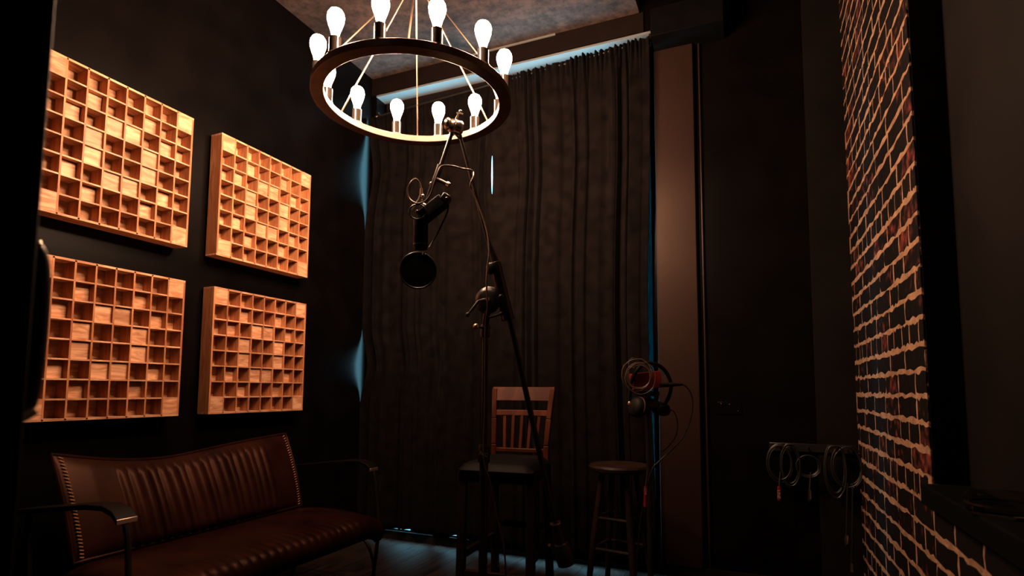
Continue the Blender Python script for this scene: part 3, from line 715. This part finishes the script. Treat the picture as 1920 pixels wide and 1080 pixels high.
# joint at the top
J = at(853, 238, D-0.03)
MB().lathe([(0, -0.026), (0.018, -0.026), (0.026, -0.016), (0.027, 0.0), (0.0245, 0.003), (0.027, 0.006), (0.025, 0.022), (0.017, 0.030), (0, 0.030)], J, tv-Vector((0, 0, 0.25)), n=20).build('elbow_joint', M_chrome, ms)
MB().lathe([(0, -0.009), (0.018, -0.009), (0.023, 0), (0.020, 0.009), (0, 0.009)], at(839, 232, D-0.045), tv-Vector((0, 0, .2)), n=14).build('elbow_knob', M_chrome, ms)
MB().tube([J, at(856, 222, D-0.03), at(860, 213, D-0.03)], [0.005, 0.005, 0.004], 8).build('spigot', M_chrome, ms)
MB().bar(at(856, 212, D-0.03), at(868, 214, D-0.03), 0.006, 0.006).sph(at(863, 208, D-0.03), 0.005).build('spigot_wing', M_chrome, ms)
MB().tube([J, at(858, 250, D-0.02), at(862, 256, D)], [0.014, 0.012, 0.010], 10).tube([J, at(847, 252, D-0.03)], [0.013, 0.010], 10).build('elbow_fork', M_chrome, ms)
MB().tube([at(847, 250, D-0.03), at(826, 312, D-0.03)], 0.0072, 12).build('drop_arm', M_metal, ms)
MB().tube([at(826, 310, D-0.03), at(816, 338, D-0.03)], 0.0115, 12).build('arm_gland', M_metal, ms)
MB().tube([at(816, 336, D-0.03), at(806, 358, D-0.03), at(799, 380, D-0.03)], [0.009, 0.0075, 0.006], 10).build('drop_arm', M_metal, ms)
MB().sph(at(808, 344, D-0.05), 0.006).build('arm_screw', M_chrome, ms)
tb = MB().tube([at(819, 336, D-0.04), at(843, 348, D-0.05)], 0.0075, 10).build('tee_handle', M_metal, ms)
MB().tube([at(838, 344, D-0.055), at(843, 347, D-0.06)], 0.008, 10).build('handle_cap', M_chrome, tb)

# microphone
DM = D-0.05
mc = thing('microphone', 'black broadcast microphone hanging nose down from the boom', 'microphone', at(789, 468, DM))
MB().tube([at(789, 412, DM), at(789, 462, DM), at(789, 468, DM)], [0.0265, 0.027, 0.022], 24).build('capsule_body', M_pad, mc)
MB().lathe([(0, 0), (0.0272, 0), (0.0272, 0.004), (0, 0.004)], at(789, 459, DM), UU, n=24).build('grille_band', M_metal, mc)
vs = []
a0, a1 = at(790, 410, DM), at(832, 376, DM)
MB().bar(a0, a1, 0.046, 0.058, bv_).build('yoke_body', M_pad, mc, bevel=0.006)
MB().bar(at(829, 369, DM-.005), at(843, 378, DM-.005), 0.030, 0.05, bv_).build('yoke_head', M_metal, mc, bevel=0.005)
MB().sph(at(838, 371, DM-0.03), (0.006, 0.004, 0.003)).build('yoke_screw', M_chrome, mc)
cc = at(783, 397, DM-0.03)
ringp = [cc+RR*0.030*cos(t)+UU*0.026*sin(t) for t in [2*pi*k/28 for k in range(28)]]
MB().tube(ringp, 0.003, 8, closed=True).build('shock_ring', M_metal, mc)
MB().sph(cc, (0.008, 0.008, 0.008)).tube([cc, at(786, 405, DM)], 0.008, 8).build('pivot_ball', M_metal, mc)
MB().tube(catmull([at(771, 394, DM), at(777, 385, DM), at(790, 382, DM), at(803, 386, DM), at(808, 390, DM)], 5), 0.004, 8).build('hoop', M_chrome, mc)
MB().tube([at(782, 384, DM-.01), at(788, 375, DM-.01), at(789, 366, DM-.01)], [0.011, 0.010, 0.006], 12).build('mount_knuckle', M_chrome, mc)
MB().sph(at(793, 368, DM-.02), 0.0075).build('knuckle_ball', M_chrome, mc)
MB().tube([at(790, 366, DM-.01), at(790, 353, DM-.01)], [0.0062, 0.0048], 12).build('plug', M_rod, mc)
# pop filter
DPf = DM-0.03
pf = thing('pop_filter', 'round black mesh pop filter below the microphone', 'pop filter', at(783, 541, DPf))
pc = at(783.5, 507, DPf); nrm = (-FF+RR*0.15).normalized(); ux, uy = frame(nrm)
PR = 33.5*DPf/FPX
MB().tube([pc+PR*(ux*cos(t)+uy*sin(t)) for t in [2*pi*k/48 for k in range(48)]], 0.0036, 8, closed=True).build('hoop', M_metal, pf)
MB().lathe([(0, 0.0018), (PR*0.6, 0.0016), (PR-0.002, 0.0008), (PR-0.002, -0.0008), (0, -0.0008)], pc, nrm, n=40).build('mesh_screen', M_mesh, pf)
goose = catmull([at(841, 384, DM-.01), at(838, 400, DM), at(824, 430, DM), at(812, 452, DM), at(803, 465, DPf)], 6)
MB().tube(goose, 0.003, 8).build('gooseneck', M_cable, pf)
MB().tube([at(804, 463, DPf), at(800, 472, DPf), at(792, 477, DPf)], 0.0032, 8).build('neck_clip', M_chrome, pf)
# cable of the microphone
mcab = catmull([at(790, 354, DM-.01), at(786, 342, DM-.01), at(779, 335.5, DM-.02), at(770, 342, DM-.03), at(764, 357, DM-.03), at(768, 373, DM-.03), at(782, 381.5, DM-.035), at(797, 377, DM-.04), at(808, 362, DM-.04), at(815, 340, DM-.045), at(824, 316, DM-.04), at(832, 310.5, DM-.03), at(850, 311.5, DM-.02), at(866, 316, D-.03), at(880, 318, D-.015), at(887, 322, D+.014), at(887, 332, D-.018), at(882, 345, D-.02), at(884, 356, D-.015), at(897, 385, D-.012), at(912, 430, D-.016), at(917, 470, D-.035), at(914, 500, D-.045), at(912, 530, D-.06), at(914, 575, D-.06), at(910, 620, D-.035), at(909, 760, D-.03), at(907, 860, D-.035), at(918, 900, D-.04), at(930, 960, D-.04), at(946, 1035, D-.05), at(950, 1150, D-.05)], 5)
MB().tube(mcab, 0.0031, 8).build('microphone_cable', M_cableg, None, label='grey microphone cable looping down the boom stand', cat='cable')

# ============================================================ HEADPHONE STAND
DH = 2.5
hs = at(1216, 850, DH)
h = thing('accessory_stand', 'dark slim stand carrying the red box beside the round stool', 'stand', (hs.x, hs.y, 0))
zt_ = at(1216, 735, DH).z
MB().tube([(hs.x, hs.y, 0.02), (hs.x, hs.y, zt_)], 0.011, 12).build('pole', M_metal, h)
MB().lathe([(0, 0.0), (0.075, 0.0), (0.075, 0.012), (0.03, 0.03), (0.014, 0.05), (0, 0.05)], (hs.x, hs.y, 0), n=32).build('base', M_metal, h)
MB().bar(at(1196, 756, DH), at(1232, 756, DH), 0.04, 0.04).build('shelf_bracket', M_metal, h, bevel=0.003)
zz = at(1205, 800, DH)
bxp = thing('red_box', 'small red metal box hung with coiled cable on the accessory stand', 'headphone amplifier', at(1211, 734, DH))
b0, b1 = at(1184, 717, DH-.01), at(1236, 711, DH+.01)
MB().bar(b0, b1, 0.05, 0.074).build('case', M_red, bxp, bevel=0.003)
for q in (1193, 1228): MB().sph(at(q, 714, DH-0.036), 0.005).build('dial', M_metal, bxp)
MB().bar(at(1198, 738, DH), at(1234, 738, DH), 0.045, 0.02).build('foot', M_metal, bxp)
# headphones
hpn = thing('headphones', 'black headphones hanging around the red box', 'headphones', at(1225, 790, DH))
DHH = DH-0.01
arc = catmull([at(1180, 755, DHH-.03), at(1184, 715, DHH-.03), at(1200, 688, DHH-.02), at(1220, 681, DHH), at(1242, 690, DHH+.03), at(1256, 712, DHH+.04), at(1257, 735, DHH+.04), at(1247, 758, DHH+.04)], 7)
MB().tube(arc, 0.0085, 10).build('headband', M_pad, hpn)
ec = at(1196, 764, DHH-.05)
e1 = MB().lathe([(0, -0.028), (0.030, -0.028), (0.042, -0.018), (0.046, 0), (0.042, 0.016), (0.032, 0.028), (0, 0.028)], ec, tv*1.0+bv_*0.5+Vector((0, 0, -0.25)), n=28).build('ear_cup', M_pad, hpn)
MB().lathe([(0.040, -0.002), (0.0475, -0.002), (0.0475, 0.002), (0.040, 0.002)], ec, tv*1.0+bv_*0.5+Vector((0, 0, -0.25)), n=28).build('cup_ring', M_ring, e1)
MB().sph(at(1180, 757, DHH-.08), (0.007, 0.006, 0.011)).build('cup_hinge', M_rod, e1)
e2_ = at(1238, 766, DHH+.03)
MB().lathe([(0, -0.024), (0.030, -0.024), (0.044, -0.012), (0.046, 0.004), (0.034, 0.024), (0, 0.024)], e2_, (tv*0.3+Vector((0, 0, 1))-bv_*0.25), n=28).build('ear_cup', M_pad, hpn)
# coil
r_ = random.Random(4); coil = []
for k in range(110):
    t = k/110*2*pi*5.5; rr_ = 26+5*sin(t*0.37)+r_.uniform(-1, 1)*0.8
    coil.append(at(1198+4*sin(t*.21)+rr_*cos(t)*0.93, 706+3*cos(t*.17)-rr_*sin(t), DH-0.05-0.012*sin(t*0.45)))
MB().tube(coil, 0.0022, 6).build('coiled_cable', M_cableg, None, label='thin dark cable coiled over the red box', cat='cable')
big = catmull([at(1190, 690, DH-.06), at(1179, 688, DH-.05), at(1180, 676, DH-.03), at(1188, 671, DH-.03), at(1196, 677, DH-.03), at(1200, 688, DH-.04)], 6)
hc = catmull([at(1236, 722, DH), at(1252, 721, DH-.01), at(1266, 720, DH-.02), at(1282, 722, DH-.02), at(1294, 735, DH-.02), at(1299, 757, DH-.02), at(1295, 785, DH-.02), at(1280, 820, DH-.02), at(1258, 845, DH-.02), at(1236, 865, DH-.02), at(1222, 882, DH-.02), at(1209, 930, DH-.02), at(1200, 985, DH-.02), at(1194, 1060, DH-.02), at(1192, 1140, DH-.02)], 6)
hcb = thing('headphone_cable', 'black cable arching right of the red box and down past the stool', 'cable', hc[-1])
MB().tube(hc, 0.0032, 8).build('cord', M_cable, hcb)
MB().tube([at(1236, 722, DH-.0), at(1240, 722, DH-.02), at(1262, 721, DH-.025), at(1280, 721, DH-.02)], [0.010, 0.010, 0.009, 0.005], 12).build('plug', M_pad, hcb)
MB().tube(big, 0.0026, 6).build('cable_loop', M_cable, None, label='small black cable loop rising above the red box', cat='cable')
MB().tube(catmull([at(1246, 770, DHH), at(1262, 770, DHH), at(1270, 790, DHH), at(1268, 815, DHH), at(1255, 835, DHH), at(1238, 850, DHH)], 6), 0.0026, 6).build('lead', M_cable, hpn)
tg = thing('cable_connector', 'red printed connector sleeve hanging below the round stool', 'connector', at(1211, 950, DH-.04))
s0, s1 = at(1211, 912, DH-.045), at(1210, 950, DH-.045)
MB().tube([s0, s1], 0.0075, 14).build('sleeve', M_redtag, tg)
text_obj('print', 'LINE', 0.014, M_white, tg, at(1210.5, 922, DH-.054), Vector((0, 0, -1)), tv)
MB().tube([s1, at(1210, 962, DH-.045)], [0.0075, 0.004], 12).tube([at(1214, 884, DH-.03), s0], [0.003, 0.005], 8).build('boot', M_cable, tg)

# ============================================================ CABLE RACK
rk = thing('cable_rack', 'black wall rack with hooks hung with cables near the bricks', 'rack', (2.58, YB-0.02, 0.63))
ra, rb_ = hit(1443, 838, 1, YB-0.05), hit(1600, 850, 1, YB-0.05)
MB().bar((ra.x, YB-0.012, ra.z), (rb_.x, YB-0.012-0.011, ra.z), 0.022, 0.04).build('rail', M_metal, rk, bevel=0.002)
cen = [(1462, 868, 19, 30), (1482, 872, 14, 34), (1515, 874, 17, 17), (1566, 880, 15, 42), (1588, 874, 22, 34)]
lab = ['leftmost big black cable coil on the rack', 'narrow black cable coil, second on the rack', 'small round cable coil in the middle of the rack', 'long narrow cable coil on the rack left of the bricks', 'largest black cable coil on the rack, beside the bricks']
for k, (cx_, cy_, rx, ry) in enumerate(cen):
    hx = hit(cx_, 842, 1, YB-0.06)
    MB().tube([(hx.x, YB-0.03, ra.z), (hx.x, YB-0.095, ra.z), (hx.x, YB-0.10, ra.z+0.012)], 0.0035, 8).build('hook', M_metal, rk)
    c = hit(cx_, cy_, 1, YB-0.08); pts = []; rr0 = random.Random(k)
    for q in range(96):
        t = q/96*2*pi*4
        jx = 1+0.10*sin(t*.31+k)+rr0.uniform(-.01, .01)
        pts.append(Vector((c.x+rx*3.0/FPX*jx*cos(t), c.y+0.012*sin(t*.25), min(c.z+ry*3.0/FPX*jx*sin(t), ra.z+0.02))))
    MB().tube(pts, 0.0034, 6).build('cable_coil', M_cable, None, label=lab[k], cat='cable', group='cable coils on the rack')
for (x_, y0_, y1_, mt, red, lb_) in ((1461, 912, 937, M_redtag, True, 'red printed connector sleeve hanging from the leftmost cable coil'), (1518, 918, 936, M_chrome, False, 'grey connector hanging below the small middle coil'), (1587, 1003, 1020, M_chrome, False, 'grey connector hanging low beside the bricks'), (1597, 1056, 1072, M_chrome, False, 'lowest grey connector near the floor by the bricks')):
    p0, p1 = hit(x_, y0_, 1, YB-0.1), hit(x_, y1_, 1, YB-0.1)
    t = thing('cable_connector', lb_, 'connector', p1)
    MB().tube([p0, p1], 0.008, 14).build('sleeve', mt, t)
    top = hit(x_+2, 885 if y0_ < 950 else 905, 1, YB-0.09)
    MB().tube([p0, top], [0.004, 0.003], 8).tube([p1, p1-Vector((0, 0, 0.012))], [0.008, 0.006], 12).build('boot', M_cable, t)
    if red: text_obj('print', 'LINE', 0.020, M_white, t, hit(x_-1, 927, 1, YB-0.1-0.009), Vector((0, 0, -1)), Vector((1, 0, 0)))
# wall plate with bright screws
wp = hit(1368, 765, 1, YB)
w_ = thing('wall_plate', 'small black outlet plate with bright screws on the back wall', 'outlet', (wp.x, YB-0.006, wp.z-0.03))
MB().box((wp.x-0.06, YB-0.006, wp.z-0.03), (wp.x+0.055, YB-0.0005, wp.z+0.03)).build('plate', M_wall, w_, bevel=0.001)
for (x_, y_) in ((1352, 757), (1368, 758), (1384, 771)): 
    q = hit(x_, y_, 1, YB-0.007); MB().sph(q, 0.0028, 8, 5).build('screw', M_chrome, w_)

# ============================================================ JAR ON THE SILL
jc = Vector((2.795, 1.52, SZ)) 
j = thing('glass_jar', 'low clear glass dish on the booth sill at the right edge', 'dish', jc)
jx = Vector((2.80, 1.50, SZ+0.0005)); R_ = 0.062
jx.x = XB+0.085-R_-0.003
MB().lathe([(0, 0), (R_-0.006, 0), (R_, 0.006), (R_, 0.042), (R_-0.004, 0.044), (R_-0.007, 0.042), (R_-0.007, 0.009), (0, 0.008)], jx, n=48).build('bowl', M_glass, j)
MB().lathe([(R_-0.001, 0.020), (R_+0.0015, 0.020), (R_+0.0015, 0.023), (R_-0.001, 0.023)], jx, n=48).build('rim_band', M_chrome, j)
